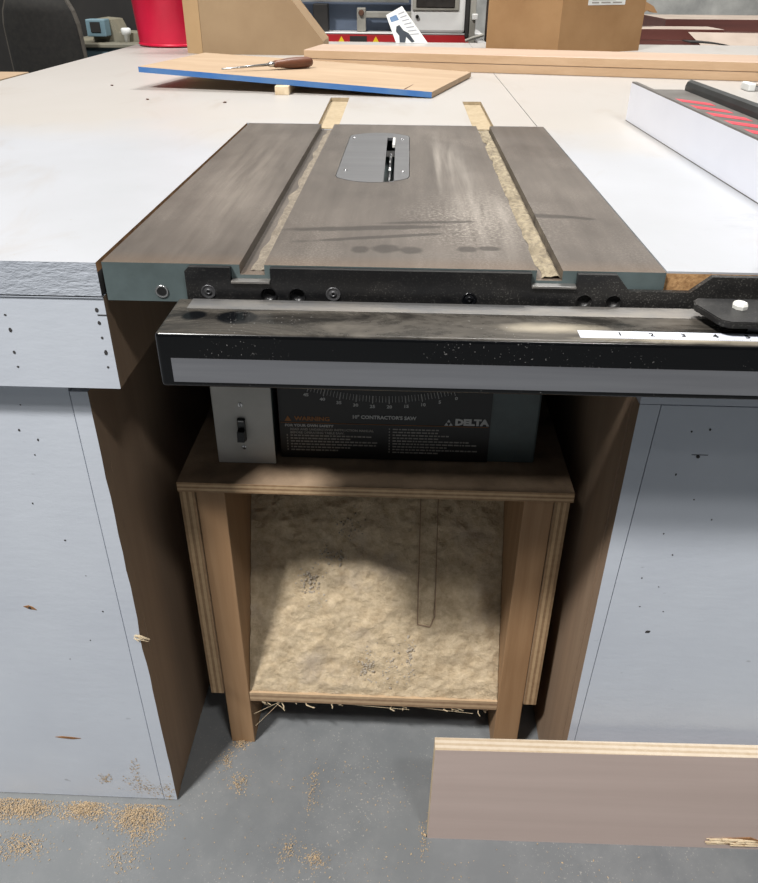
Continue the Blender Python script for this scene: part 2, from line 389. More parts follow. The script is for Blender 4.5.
# slab core with a painted rough front edge, laminate skin above
bm = B()
outer = [(-.69, -.002), (-.0035, -.002), (-.0035, .6875), (.498, .6875), (.498, 2.36), (-.69, 2.36)]
plate(bm, outer, [], -.033, -.0095)
side_faces(bm, 1, 1)
obj('slab', bm, [M['paint_rough'], M['gap']], wl)
bm = B()
gro = [(-.69, -.002), (-.0035, -.002), (-.0035, .6875), (GL[0], .6875), (GL[0] - .007, .985), (GL[1] - .005, .988), (GL[1], .6875),
       (GR[0], .6875), (GR[0], .952), (GR[1] + .001, .955), (GR[1], .6875), (.498, .6875), (.498, 2.36), (-.69, 2.36)]
plate(bm, gro, [], -.0095, 0, 0, 1)
for f in bm.faces:
    f.normal_update(); c = f.calc_center_median()
    if abs(f.normal.z) < .5 and .1 < c.x < .45 and c.y > .6876: f.material_index = 2
    elif f.normal.x > .6 and c.x < .1: f.material_index = 3
obj('laminate_top', bm, [M['lam'], M['paint_rough'], M['bed'], M['crack']], wl)
for a in ((GL[0] - .006, GL[1], .69, .985, -.0095, -.0078), (GR[0], GR[1], .69, .953, -.0095, -.0062)):
    bm = B(); box(bm, *a); obj('groove_bed', bm, M['bed'], wl)
wr = thing('worktop', 'white worktop to the right of the saw, under the rip fence', 'worktop', (1.0, .6, -.034))
bm = B(); plate(bm, [(.5095, 0.004), (1.9, 0.004), (1.9, 2.36), (.4995, 2.36), (.4995, .6875), (.5095, .6875)], [], -.033, -.002); obj('slab', bm, M['particle'], wr)
bm = B(); plate(bm, [(.5095, 0.004), (1.9, 0.004), (1.9, 2.36), (.4995, 2.36), (.4995, .6875), (.5095, .6875)], [], -.002, 0); obj('laminate_top', bm, M['lam'], wr)

# ------------------------------------------------------------ left cabinet
def pock(bm, pts, y, mi, rng=(.0012, .0022)):
    for x, z in pts:
        a = random.uniform(*rng); b = a * random.uniform(.8, 1.6); an = random.uniform(0, 3); k = random.choice((5, 6, 7))
        c = [(x + math.cos(t * 2 * math.pi / k + an) * a * random.uniform(.7, 1.2), z + math.sin(t * 2 * math.pi / k + an) * b * random.uniform(.7, 1.2)) for t in range(k)]
        prism(bm, c, 'y', y - .0003, y + .001, mi)
lc = thing('base_cabinet', 'grey-white painted cabinet left of the saw with a split vertical edge strip', 'cabinet', (-.35, .02, FL))
bm = B(); box(bm, -.69, -.0035, 0, .018, -.1335, -.0345)
side_faces(bm, 1, 3)
pock(bm, [(-.101, -.055), (-.100, -.071), (-.102, -.095), (-.102, -.111), (-.012, -.048), (-.012, -.061), (-.012, -.077), (-.011, -.093), (-.012, -.109)], 0, 1)
box(bm, -.012, -.0035, -.0004, .001, -.0535, -.0525, 0, 1)
box(bm, -.69, -.0035, -.0012, .001, -.0355, -.0345, 0, 0)
obj('apron', bm, [M['paint'], M['gap'], M['gap'], M['ply_side']], lc)
bm = B(); box(bm, -.022, -.0045, .0185, .9, -.134, -.0345); obj('apron_return', bm, M['ply_side'], lc)
bm = B(); box(bm, -.69, -.0682, .020, .038, FL + .002, -.034)
pts = [(-.123, -.168), (-.132, -.2), (-.114, -.212), (-.122, -.232), (-.114, -.354), (-.116, -.523), (-.14, -.30), (-.10, -.41), (-.15, -.56), (-.09, -.47), (-.17, -.18)]
pock(bm, pts, .02, 1, (.0007, .0013))
prism(bm, [(-.205, -.7255), (-.195, -.7235), (-.181, -.7245), (-.168, -.7265), (-.18, -.729), (-.196, -.7275)], 'y', .0195, .021, 2)
prism(bm, [(-.190, -.4655), (-.183, -.4635), (-.178, -.466), (-.174, -.471), (-.184, -.4695)], 'y', .0195, .021, 2)
pock(bm, [(-.182, -.467)], .0192, 1, (.0018, .0022))
obj('front_panel', bm, [M['paint'], M['gap'], M['crack']], lc)
bm = B(); n = 26; A = []; Bb = []   # strip with a ragged worn right edge
for i in range(n + 1):
    z = FL + .002 + i * (-.15 - FL - .002) / n; A.append((-.0670, z)); Bb.append((-.0482 + random.uniform(-.0007, .0007) - (.0015 if -.57 < z < -.50 else 0) * random.random(), z))
prism(bm, A + Bb[::-1], 'y', .0196, .038)
side_faces(bm, 1, 1)
obj('edge_strip', bm, [M['paint'], M['ply_side']], lc)
bm = B(); box(bm, -.066, -.0485, .0382, 2.2, FL + .002, -.0345); obj('side_panel', bm, M['ply_side'], lc)
bm = B(); box(bm, -.0685, -.0665, .030, .038, FL + .002, -.15)
obj('dark_seam', bm, M['gap'], lc)
bm = B()
for k in range(9):
    a = Vector((-.055 + random.uniform(-.004, .004), .019, -.513 + random.uniform(-.005, .004))); b = a + Vector((random.uniform(.008, .02), random.uniform(-.008, .0), random.uniform(-.003, .006)))
    cyl(bm, a, b, .0007, .0002, 5)
obj('splinter', bm, M['dustlight'], lc)
# ------------------------------------------------------------ right cabinet
rc = thing('base_cabinet', 'grey-white painted cabinet right of the saw with an inset panel and scattered nail holes', 'cabinet', (1.1, .02, FL))
bm = B(); hexa(bm, [(.5135, .02, FL + .002), (.5195, .02, FL + .002), (.5195, .038, FL + .002), (.5135, .038, FL + .002)],
               [(.5165, .02, -.1488), (.5375, .02, -.1488), (.5375, .038, -.1488), (.5165, .038, -.1488)]); side_faces(bm, -1, 1); obj('edge_strip', bm, [M['paint'], M['ply_side']], rc)
bm = B(); box(bm, .5165, 1.9, .02, .038, -.1480, -.0335); obj('top_rail', bm, M['paint'], rc)
bm = B(); hexa(bm, [(.5205, .0205, FL + .002), (1.9, .0205, FL + .002), (1.9, .038, FL + .002), (.5205, .038, FL + .002)],
               [(.5387, .0205, -.1495), (1.9, .0205, -.1495), (1.9, .038, -.1495), (.5387, .038, -.1495)])
pock(bm, [(.575, -.18), (.593, -.177), (.570, -.235), (.596, -.268), (.621, -.295), (.573, -.317), (.589, -.348), (.561, -.385), (.583, -.398), (.567, -.431), (.596, -.438)], .0205, 1, (.0007, .0012))
pock(bm, [(.588, -.211), (.584, -.473)], .0203, 1, (.0022, .0032)); box(bm, .581, .598, .0202, .021, -.2092, -.2086, 0, 1)
obj('front_panel', bm, [M['paint'], M['gap']], rc)
bm = B(); box(bm, .5137, .5150, .0385, .60, FL + .002, -.0335); box(bm, .515, .532, .0385, 2.2, FL + .002, -.0335); obj('side_panel', bm, M['ply_side'], rc)

# ------------------------------------------------------------ wooden stand under the saw
st = thing('saw_stand', 'open-fronted plywood stand with pine legs holding up the saw, sawdust inside', 'stand', (.245, .35, FL))
bm = B(); box(bm, -.006, .495, .11, .62, -.350, -.335, .0006, 0)
for f in bm.faces:
    f.normal_update()
    if f.normal.y < -.7: f.material_index = 1
obj('top_board', bm, [M['ply_dirty'], M['edge_top']], st)
for x0, x1, nm in ((-.006, .0135, 'l'), (.4735, .492, 'r')):
    mt = M['edge_sideL'] if nm == 'l' else plyedge('stand_side_edge_right', 'x', .4735, .492, 5, (190, 162, 126), (140, 112, 82))
    bm = B(); box(bm, x0, x1, .115, .62, -.745, -.3505)
    for f in bm.faces:
        f.normal_update()
        if f.normal.y < -.7: f.material_index = 1
    obj('side_board', bm, [M['ply_light'], mt], st)
for x0, x1 in ((.0140, .0515), (.4350, .4730)):
    for y0, y1 in ((.118, .312), (.53, .618)):
        bm = B(); box(bm, x0, x1, y0, y1, FL, -.3505, .0012); obj('leg', bm, M['pine'], st)
bm = B(); box(bm, .0520, .4345, .119, .135, -.766, -.747, 0, 0)
obj('lip', bm, M['edge_lip'], st)
# sloping sawdust chute board
from mathutils import noise as N
bm = B(); nx, ny = 110, 130; G = []
for j in range(ny + 1):
    row = []; t = j / ny
    for i in range(nx + 1):
        s = i / nx; x = .0522 + s * (.4343 - .0522); y = .1225 + t * .178; z = -.7480 + t * (.398)
        p = Vector((x * 30, t * 14, 0)); h = N.fractal(p, 1, 2, 6) * .0040 + abs(N.fractal(p * 2.7, 1, 2, 5)) * .0030
        if t < .97: z2 = z + h
        else: z2 = z
        if t < .02: h *= .3
        row.append(bm.verts.new((x, y - h * .8, min(z2, -.351))))
    G.append(row)
for j in range(ny):
    for i in range(nx): bm.faces.new((G[j][i], G[j][i + 1], G[j + 1][i + 1], G[j + 1][i]))
back = [bm.verts.new((G[0][0].co.x, .16, -.765)), bm.verts.new((G[0][-1].co.x, .16, -.765)), bm.verts.new((G[-1][-1].co.x, .315, -.352)), bm.verts.new((G[-1][0].co.x, .315, -.352))]
bm.faces.new(back)
ramp = obj('dusty_slope', bm, M['rampdust'], st, True)
def on_ramp(x, t, off=0): return Vector((x, .1225 + t * .178 - off * .9, -.748 + t * .398 + off * .4))
bm = B()  # scored flap outline in the slope
for (xa, ta), (xb, tb) in (((.309, .27), (.309, .95)), ((.335, .30), (.335, .95)), ((.309, .27), (.328, .262)), ((.328, .262), (.335, .30))):
    cyl(bm, on_ramp(xa, ta, .0034), on_ramp(xb, tb, .0034), .0009, .0009, 6)
obj('flap_outline', bm, M['ply_side'], st)
bm = B()  # fluffy clumps
for k in range(420):
    cx, ct, sx_, st_ = random.choice(((.14, .42, .012, .03), (.175, .50, .02, .04), (.20, .62, .02, .05), (.24, .75, .02, .05), (.27, .12, .018, .06), (.30, .14, .008, .08), (.15, .36, .015, .03), (.235, .10, .01, .05)))
    p = on_ramp(random.gauss(cx, sx_ * .6), min(.9, max(.03, random.gauss(ct, st_ * .6))), .001)
    r = bmesh.ops.create_icosphere(bm, subdivisions=1, radius=random.uniform(.0007, .0024))
    for v in r['verts']: v.co = v.co * random.uniform(.6, 1.3) + p
tag(obj('sawdust_clump', bm, m_dust('grey_fluff', (190, 180, 164), (164, 152, 136)), st), kind='stuff')
bm = B()  # dust threads hanging under the lip
for k in range(30):
    x0 = random.choice((.065, .075, .10, .12, .14, .19, .28, .30, .36, .42)) + random.uniform(-.012, .012); L = random.uniform(.004, .02)
    p = Vector((x0, .120 + random.uniform(0, .01), -.765)); pts = [p]
    for s in range(4): p = p + Vector((random.uniform(-.005, .008), random.uniform(-.003, .003), -L / 4)); pts.append(p)
    tube(bm, pts, random.uniform(.0003, .0011), 5)
for a, b in (((.055, .121, -.80), (.10, .121, -.767)), ((.10, .121, -.767), (.055, .121, -.83)), ((.3, .121, -.768), (.40, .125, -.785)), ((.19, .121, -.768), (.3, .121, -.776))):
    cyl(bm, a, b, .0003, .0003, 4)
tag(obj('dangling_dust', bm, M['dustlight'], st), kind='stuff')

# ------------------------------------------------------------ table saw
sw = thing('table_saw', 'contractor table saw with grey iron top, black front rail and black warning label', 'table saw', (.254, .3, -.335))
# top
insert_o = []
def rr(x0, x1, y0, y1, cr, sag, k=8):
    pts = []
    cx = (x0 + x1) / 2; hw = (x1 - x0) / 2
    for a in range(-k, k + 1):   # near arc
        t = a / k; x = cx + t * (hw - cr * .25); pts.append((x, y0 + sag * abs(t) ** 2.2))
    for a in range(-k, k + 1):
        t = -a / k; x = cx + t * (hw - cr * .25); pts.append((x, y1 - sag * abs(t) ** 2.2))
    out = []
    for p in pts: out.append(p)
    return [(x0, y0 + sag + cr)] + out[:2 * k + 1] + [(x1, y0 + sag + cr), (x1, y1 - sag - cr)] + out[2 * k + 1:] + [(x0, y1 - sag - cr)]
INS = rr(.184, .280, .296, .615, .010, .022)
SL, SR, W, D = (.127, .1495), (.394, .417), .508, .686
bm = B()
plate(bm, [(.001, 0), (SL[0], 0), (SL[0], D), (.001, D)], [], -.0095, 0, 0, 1)
plate(bm, [(SL[1], 0), (SR[0], 0), (SR[0], D), (SL[1], D)], [INS], -.0095, 0, 0, 1)
plate(bm, [(SR[1], 0), (W, 0), (W, D), (SR[1], D)], [], -.0095, 0, 0, 1)
plate(bm, [(.001, 0), (W, 0), (W, D), (.001, D)], [INS], -.014, -.0095, 0, 1)
for a in ((.001, W, 0, .012), (.001, W, D - .012, D), (.001, .013, .012, D - .012), (W - .012, W, .012, D - .012)): box(bm, a[0], a[1], a[2], a[3], -.0375, -.014, 0, 1)
for y in (.14, .26, .64): box(bm, .013, W - .012, y, y + .008, -.034, -.014, 0, 1)
for f in bm.faces:
    f.normal_update()
    c = f.calc_center_median()
    if abs(f.normal.z) < .5 and (SL[0] - .002 < c.x < SL[1] + .002 or SR[0] - .002 < c.x < SR[1] + .002) and c.z > -.01 and .001 < c.y < D - .001: f.material_index = 0
obj('iron_top', bm, [M['iron'], M['green']], sw)
bm = B()
INS2 = [((x - .232) * .985 + .232, (y - .4555) * .994 + .4555) for x, y in INS]
SLOT = [(.2470, .300), (.2600, .300), (.2575, .575), (.2445, .575)]
plate(bm, INS2, [SLOT], -.004, .0002)
tp = obj('throat_plate', bm, M['insert'], sw)
for x, y in ((.192, .57), (.268, .564), (.195, .359), (.271, .355)):
    bm = B(); lathe(bm, (x, y, -.001), (0, 0, 1), [(.0026, 0), (.0026, .0016), (.0018, .0022), (.0002, .0024)], 14); obj('screw', bm, M['steel'], tp, True)
bm = B(); box(bm, .2535, .2575, .52, .573, -.004, .0012, .0006); obj('plastic_key', bm, M['nylon'], tp)
bm = B()   # blade with teeth
nt = 40; pr = []
for k in range(nt):
    a = 2 * math.pi * k / nt
    for da, r in ((0, .1245), (.02, .1275), (.07, .1275), (.085, .119), (.12, .1225)): pr.append((.432 + r * math.cos(a + da), -.124 + r * math.sin(a + da)))
prism(bm, pr, 'x', .2518, .2540)
obj('blade', bm, M['steel'], sw)
bm = B(); cyl(bm, (.235, .432, -.124), (.275, .432, -.124), .018); cyl(bm, (.06, .42, -.16), (.235, .432, -.124), .03, .03)
obj('arbor', bm, M['darksteel'], sw)
# sawdust lying in the mitre slots
def strip_dust(name, x0, x1, ya, yb, z, h, edge, seed, parent, mat=None):
    bm = B(); ny_, nx_ = 150, 6; R_ = []
    for j in range(ny_ + 1):
        y = ya + (yb - ya) * j / ny_; row = []
        e0 = x0 + edge * (.5 + N.noise(Vector((seed, y * 25, 0))) * .9)
        for i in range(nx_ + 1):
            x = e0 + (x1 - e0) * i / nx_; k = 1 if 0 < i < nx_ else 0.1
            row.append(bm.verts.new((x, y, z + .0002 + k * max(0, h * (.5 + N.noise(Vector((x * 120, y * 60, seed))))))))
        R_.append(row)
    for j in range(ny_):
        for i in range(nx_): bm.faces.new((R_[j][i], R_[j][i + 1], R_[j + 1][i + 1], R_[j + 1][i]))
    return bm
tag(obj('sawdust', strip_dust('d', SL[0] + .006, SL[1] - .0003, .01, D - .01, -.0095, .0022, .006, 1, None), m_dust('slot_dust_left', (150, 140, 124), (112, 103, 92), 1, 180), None, False, (.138, .34, -.0095)),
    'thin film of sawdust lying in the left mitre slot of the saw table', 'sawdust', kind='stuff')
tag(obj('sawdust', strip_dust('d', SR[0] + .0003, SR[1] - .0003, .004, D - .004, -.0095, .0040, .008, 5, None), m_dust('slot_dust_right', (178, 165, 138), (112, 102, 88), 1, 110), None, False, (.405, .34, -.0095)),
    'pale sawdust packed along the right mitre slot of the saw table', 'sawdust', kind='stuff')
# front rail plate (angle) with countersunk holes
X1 = 1.95
bm = B()
prof = [(.078, -.040), (X1, -.040), (X1, -.0010), (.547, -.0010), (.5300, -.0160), (.4765, -.0160), (.4640, -.0010), (.4295, -.0010), (.4295, -.0140), (.389, -.0140), (.389, -.0010),
        (.1555, -.0010), (.1555, -.0150), (.1195, -.0150), (.1195, -.0010), (.082, -.0010), (.078, -.005)]
# plate in xz with drilled holes: build in xy and rotate
holes = [(.153, -.027, .0072), (.179, -.027, .0072), (.438, -.027, .0068), (.464, -.027, .0068)]
def circ(x, z, r, n=18): return [(x + r * math.cos(2 * math.pi * k / n), z + r * math.sin(2 * math.pi * k / n)) for k in range(n)]
plate(bm, prof, [circ(*h) for h in holes], 0, .0055)
bmesh.ops.transform(bm, matrix=Matrix(((1, 0, 0, 0), (0, 0, -1, -.0005), (0, 1, 0, 0), (0, 0, 0, 1))), verts=bm.verts)
rp = obj('rail_plate', bm, M['blackdust'], sw)
for x, z, r in holes:
    bm = B(); lathe(bm, (x, -.0062, z), (0, -1, 0), [(r * .98, -.004), (r * .98, 0), (r * 1.06, .0004), (r * .7, -.0042), (r * .5, -.0043)], 20); obj('hole_rim', bm, M['blackdust'], rp, True)
for x, z in ((.098, -.0245), (.212, -.0245), (.335, -.027)):
    bm = B(); lathe(bm, (x, -.0058, z), (0, -1, 0), [(.0068, 0), (.0068, .0007), (.0060, .0009), (.0052, .0003), (.0028, .0002), (.0026, .0009), (.0014, .0009), (.0012, -.001)], 20); obj('screw', bm, M['black'] if x > .3 else simple('dull_screw', (96, 96, 98), .35, .6), rp, True)
for xa, xb, zz in ((.1200, .1550, -.0150), (.3895, .4290, -.0140)):
    bm = B(); box(bm, xa, xb, -.0085, .0, zz, zz + .0022, .0004); obj('slot_lip', bm, M['alu_dust'], rp)
bm = B(); lathe(bm, (.053, -.0002, -.0275), (0, -1, 0), [(.0062, 0), (.0062, .0007), (.0048, .0008), (.0045, .0003)], 20); ri = obj('bolt_hole', bm, M['steel'], sw, True)
bm = B(); cyl(bm, (.053, -.0007, -.0275), (.053, .002, -.0275), .0044); obj('bore', bm, M['darksteel'], ri)
# rail tube
bm = B(); box(bm, .0715, X1, -.0855, -.0125, -.0795, -.028, .004, 0, None, 4)
ru = obj('rail_tube', bm, M['tube'], sw, True)
try: 
    for p in ru.data.polygons: p.use_smooth = True
    mm = ru.modifiers.new('wn', 'WEIGHTED_NORMAL')
except Exception: pass
bm = B(); box(bm, .0832, X1, -.0861, -.0852, -.0735, -.0510, 0); obj('face_strip', bm, M['alu'], ru)
bm = B(); box(bm, .0860, X1, -.0365, -.0155, -.0284, -.0274, 0); obj('top_strip', bm, M['alu_dust'], ru)
bm = B(); box(bm, .4205, X1, -.0770, -.0640, -.0284, -.0276, 0)
tpz = obj('measuring_tape', bm, M['tape'], ru)
bm = B()
for i in range(1, 12):
    x = .454 + (i - 1) * .0258
    t = text('t', str(i), .0085, (x, -.0700, -.0274), M['ink'], None, 'CENTER', 'up', .0001, 1.0)
    me = bpy.data.meshes.new('t'); t.to_mesh(me); t.free(); bm.from_mesh(me)
    for k in range(16):
        q = x - .0129 + k * .0258 / 16; h = .0028 if k % 8 == 0 else .0016 if k % 4 == 0 else .0009
        box(bm, q - .00012, q + .00012, -.0768, -.0768 + h * .6, -.0277, -.0274)
obj('tape_number', bm, M['ink'], ru)
# cabinet below
bm = B(); box(bm, .1185, .4525, .170, .62, -.3345, -.0385, .003); obj('saw_body', bm, M['green'], sw)
bm = B(); box(bm, .1195, .3905, .1675, .1702, -.3325, -.0500, 0); lb = obj('warning_label', bm, M['labelblack'], sw)
LY = .1672
bm = B()
R0, CX, CZ = .30, .2505, -.2475 + .30
for k in range(46):
    a = (-.317 + .634 * k / 45); mj = (k % 5 == 0); r0, r1 = R0 - (.0015 if mj else .0035), R0 - .0125
    a0 = Vector((CX + r0 * math.sin(a), LY - .0002, CZ - r0 * math.cos(a))); a1 = Vector((CX + r1 * math.sin(a), LY - .0002, CZ - r1 * math.cos(a)))
    cyl(bm, a0, a1, .00055 if mj else .00032, None, 4)
obj('tilt_scale', bm, M['lwhite'], lb)
bm = B()
for k in range(10):
    a = -.317 + .634 * k / 9
    t = text('t', str(45 - 5 * k), .0062, (CX + (R0 + .0035) * math.sin(a), LY, CZ - (R0 + .0035) * math.cos(a)), None, None, 'CENTER', 'front', .0001, 1.1)
    me = bpy.data.meshes.new('t'); t.to_mesh(me); t.free(); bm.from_mesh(me)
obj('scale_number', bm, M['lwhite'], lb)
text('model_lettering', '10" CONTRACTOR\'S SAW', .0072, (.2135, LY, -.2672), M['lwhite'], lb, sx=.98)
text('maker_lettering', 'DELTA', .0125, (.3455, LY, -.2715), M['lwhite'], lb, sx=1.12, bold=.06)
bm = B()
for x, z in ((.3345, -.2765), (.3402, -.2765), (.3374, -.2715)): prism(bm, [(x - .0024, z), (x + .0024, z), (x, z + .0042)], 'y', LY - .0002, LY + .0004)
obj('logo_triangle', bm, M['lwhite'], lb)
text('warning_lettering', 'WARNING', .0085, (.1395, LY, -.2715), M['lorange'], lb, sx=1.1)
bm = B(); prism(bm, [(.1265, -.2755), (.1355, -.2755), (.131, -.2675)], 'y', LY - .0002, LY + .0004); obj('warning_triangle', bm, M['lorange'], lb)
bm = B(); box(bm, .1205, .388, LY - .0002, LY + .0004, -.2782, -.2776); obj('orange_rule', bm, M['lorange'], lb)
text('heading_lettering', 'FOR YOUR OWN SAFETY', .0050, (.1265, LY, -.2822), M['lwhite'], lb, sx=1.1)
text('instruction_lettering', 'READ AND UNDERSTAND INSTRUCTION MANUAL', .0046, (.1330, LY, -.2880), M['lgrey'], lb, sx=1.02)
text('instruction_lettering', 'BEFORE OPERATING TABLE SAW.', .0046, (.1330, LY, -.2930), M['lgrey'], lb, sx=1.02)
bm = B()
for x0, x1, z0, dz, nl in ((.133, .243, -.2985, .0045, 6), (.266, .372, -.2855, .0045, 9)):
    for l in range(nl):
        z = z0 - l * dz; end = x1 - random.choice((0, .01, .035, .05)); x = x0
        box(bm, x0 - .005, x0 - .0035, LY, LY + .0004, z, z + .0022)
        while x < end:
            ww = random.uniform(.002, .007); box(bm, x, x + ww, LY, LY + .0004, z, z + .0019); x += ww + .0012
obj('small_print', bm, M['lgrey'], lb)
# switch box
bm = B(); box(bm, .0430, .1110, .1565, .205, -.3335, -.205, .002); sb = obj('switch_box', bm, M['green'], sw)
bm = B(); box(bm, .0385, .1140, .1535, .1563, -.3345, -.1990, .0012); obj('switch_plate', bm, M['switchplate'], sb)
bm = B(); box(bm, .0690, .0790, .1490, .1536, -.2970, -.2640, .001); prism(bm, [(.1490, -.2960), (.1400, -.2925), (.1425, -.2790), (.1490, -.2790)], 'x', .0695, .0785)
obj('toggle_switch', bm, M['plastic'], sb)
bm = B(); box(bm, .0705, .0775, .1486, .1492, -.2670, -.2655); obj('toggle_mark', bm, M['lwhite'], sb)
for z in (-.2445, -.3085):
    bm = B(); lathe(bm, (.0745, .1536, z), (0, -1, 0), [(.0032, 0), (.0030, .0010), (.0002, .0014)], 16); box(bm, .0741, .0749, .1518, .1530, z - .003, z + .003, 0, 1)
    obj('screw', bm, [M['steel'], M['darksteel']], sb)

# ------------------------------------------------------------ rip fence
fn = thing('rip_fence', 'rip fence with a tall white face and red-lettered metal top on the right worktop', 'rip fence', (.70, .4, 0))
def fx(y): return .668 + (.755 - y) * .0255
bm = B(); ya, yb = .76, -.03
hexa(bm, [(fx(ya), ya, .001), (fx(yb), yb, .001), (fx(yb) + .011, yb, .001), (fx(ya) + .011, ya, .001)], [(fx(ya), ya, .0635), (fx(yb), yb, .0635), (fx(yb) + .011, yb, .0635), (fx(ya) + .011, ya, .0635)])
obj('white_face', bm, M['fence_white'], fn)
bm = B(); hexa(bm, [(fx(ya) - .0004, ya, .0002), (fx(yb) - .0004, yb, .0002), (fx(yb) + .011, yb, .0002), (fx(ya) + .011, ya, .0002)], [(fx(ya) - .0004, ya, .0012), (fx(yb) - .0004, yb, .0012), (fx(yb) + .011, yb, .0012), (fx(ya) + .011, ya, .0012)])
obj('glide_strip', bm, M['fence_grey'], fn)
bm = B(); hexa(bm, [(fx(ya) + .0003, ya, .0636), (fx(yb) + .0003, yb, .0636), (fx(yb) + .0105, yb, .0636), (fx(ya) + .0105, ya, .0636)], [(fx(ya) + .0015, ya, .0655), (fx(yb) + .0015, yb, .0655), (fx(yb) + .009, yb, .0655), (fx(ya) + .009, ya, .0655)])
obj('face_cap', bm, M['fence_grey'], fn)
bm = B(); ya = .70
hexa(bm, [(fx(ya) + .0112, ya, .003), (fx(yb) + .0112, yb, .003), (fx(yb) + .069, yb, .003), (fx(ya) + .069, ya, .003)], [(fx(ya) + .0112, ya, .0610), (fx(yb) + .0112, yb, .0610), (fx(yb) + .069, yb, .0610), (fx(ya) + .069, ya, .0610)])
ftb = obj('steel_tube', bm, M['fence_dark'] if False else M['fence_grey'], fn)
bm = B()
for k in range(9):
    y = .60 - k * .062; x = fx(y) + .016
    hexa(bm, [(x, y, .0611), (x + .042, y - .045, .0611), (x + .042, y - .072, .0611), (x, y - .027, .0611)], [(x, y, .0615), (x + .042, y - .045, .0615), (x + .042, y - .072, .0615), (x, y - .027, .0615)])
obj('red_marking', bm, M['redink'], ftb)
bm = B(); pr = [(.0, .002), (.016, .002), (.016, .068), (.0135, .0745), (.008, .0775), (.0025, .0745), (0, .068)]
hexa(bm, [(fx(.695) + .0695 + a, .695, z) for a, z in pr], [(fx(yb) + .0695 + a, yb, z) for a, z in pr]); obj('dark_face', bm, M['fence_dark'], fn)
bm = B(); prism(bm, [(.5240, -.030), (.5290, -.0245), (.90, -.0245), (.90, -.0735), (.5400, -.0735), (.5330, -.069), (.5225, -.038)], 'z', -.0190, -.0130)
bmesh.ops.bevel(bm, geom=bm.edges[:], offset=.0008, segments=2, affect='EDGES'); hd = obj('head_plate', bm, M['blackdust'], fn)
bm = B(); box(bm, .56, .88, -.062, -.034, -.0270, -.0190); obj('glide_pad', bm, M['plastic'], fn)
bm = B(); box(bm, .60, .88, -.06, -.012, -.0125, .05); obj('fence_head', bm, M['black'], fn)
bm = B(); lathe(bm, (.5575, -.044, -.0130), (0, 0, 1), [(.0062, 0), (.0064, .003), (.0052, .0048), (.002, .005)], 8); obj('nylon_nut', bm, M['nylon'], hd)

# ------------------------------------------------------------ board leaning in front of the right cabinet
bd = thing('plywood_board', 'pinkish-brown plywood board standing on edge on the floor, chipped at its lower corner', 'board', (.65, -.01, FL))
bm = B(); hexa(bm, [(.329, -.0190, FL), (1.05, -.013, FL), (1.05, .005, FL), (.329, -.001, FL)], [(.3315, -.019, -.6625), (1.05, -.013, -.6545), (1.05, .005, -.6545), (.3315, -.001, -.6625)])
for f in bm.faces:
    f.normal_update(); 
    if f.normal.z > .7: f.material_index = 1
    elif f.normal.x < -.7: f.material_index = 2
body = obj('panel', bm, [M['board_face'], M['board_edge'], M['board_end']], bd)
bm = B()
for k in range(34):
    x = random.uniform(.735, .81); z = random.uniform(-.857, -.842); L = random.uniform(.01, .035)
    cyl(bm, (x - L / 2, -.0175, z), (x + L / 2, -.0165 + random.uniform(-.001, .0005), z + random.uniform(-.002, .002)), random.uniform(.0006, .0018), .0003, 5)
prism(bm, [(.748, -.842), (.785, -.838), (.80, -.846), (.81, -.857), (.735, -.856), (.742, -.848)], 'y', -.0166, -.014, 1)
obj('torn_chip', bm, [M['board_end'], M['crack']], bd)

# ------------------------------------------------------------ sawdust on the floor
def flakes(name, centres, label, cat, z=FL, mat=None):
    bm = B(); X = 0; Y = 0
    for cx, cy, sx_, sy_, n_, hh in centres:
        for k in range(n_):
            dx, dy = random.gauss(0, 1), random.gauss(0, 1); x = cx + dx * sx_; y = cy + dy * sy_
            if y > .012 and x < -.045: y = .010
            h = hh * math.exp(-(dx * dx + dy * dy) / 1.3) * random.random() + .0006
            L = random.uniform(.0006, .0019); Wd = L * random.uniform(.2, .6); a = random.uniform(0, 6.28); t = random.uniform(-.5, .5)
            u_ = Vector((math.cos(a), math.sin(a), t)) * L; v_ = Vector((-math.sin(a), math.cos(a), random.uniform(-.4, .4))) * Wd; p = Vector((x, y, z + h + abs(t) * L))
            bm.faces.new([bm.verts.new(p + s) for s in (u_, v_, -u_, -v_)])
        X += cx; Y += cy
    o = obj(name, bm, mat or M['dust'], None, False, (X / len(centres), Y / len(centres), z))
    return tag(o, label, cat, kind='stuff')
flakes('sawdust_pile', [(-.30, -.004, .02, .010, 900, .006), (-.262, -.002, .018, .008, 900, .006)], 'heap of wood shavings on the floor against the left cabinet, at the far left', 'sawdust')
flakes('sawdust_pile', [(-.182, -.001, .018, .008, 1100, .006)], 'small heap of wood shavings on the floor between the two other heaps at the left cabinet', 'sawdust')
flakes('sawdust_pile', [(-.098, -.008, .020, .011, 1500, .008), (-.085, -.03, .012, .012, 250, .003)], 'heap of wood shavings on the floor at the corner of the left cabinet', 'sawdust')
flakes('sawdust_pile', [(-.255, -.055, .022, .010, 500, .004), (-.10, -.065, .012, .010, 150, .003)], 'thin scatter of shavings on the floor in front of the left cabinet', 'sawdust')
flakes('sawdust_pile', [(.030, .118, .006, .008, 300, .004), (.012, .085, .006, .01, 120, .003), (.04, .05, .008, .008, 160, .003)], 'crumbs of sawdust on the floor at the left leg of the stand', 'sawdust')
flakes('sawdust_pile', [(.155, .045, .005, .022, 130, .003), (.13, -.045, .010, .010, 120, .003), (.17, -.055, .008, .006, 160, .003), (.325, -.02, .004, .012, 90, .004), (.20, .06, .15, .025, 160, .001), (.15, -.06, .16, .05, 260, .001), (.4, -.06, .2, .02, 120, .001)], 'loose sawdust crumbs scattered over the grey floor in front of the stand', 'sawdust')
bm = B()  # dust stuck to the cabinet foot
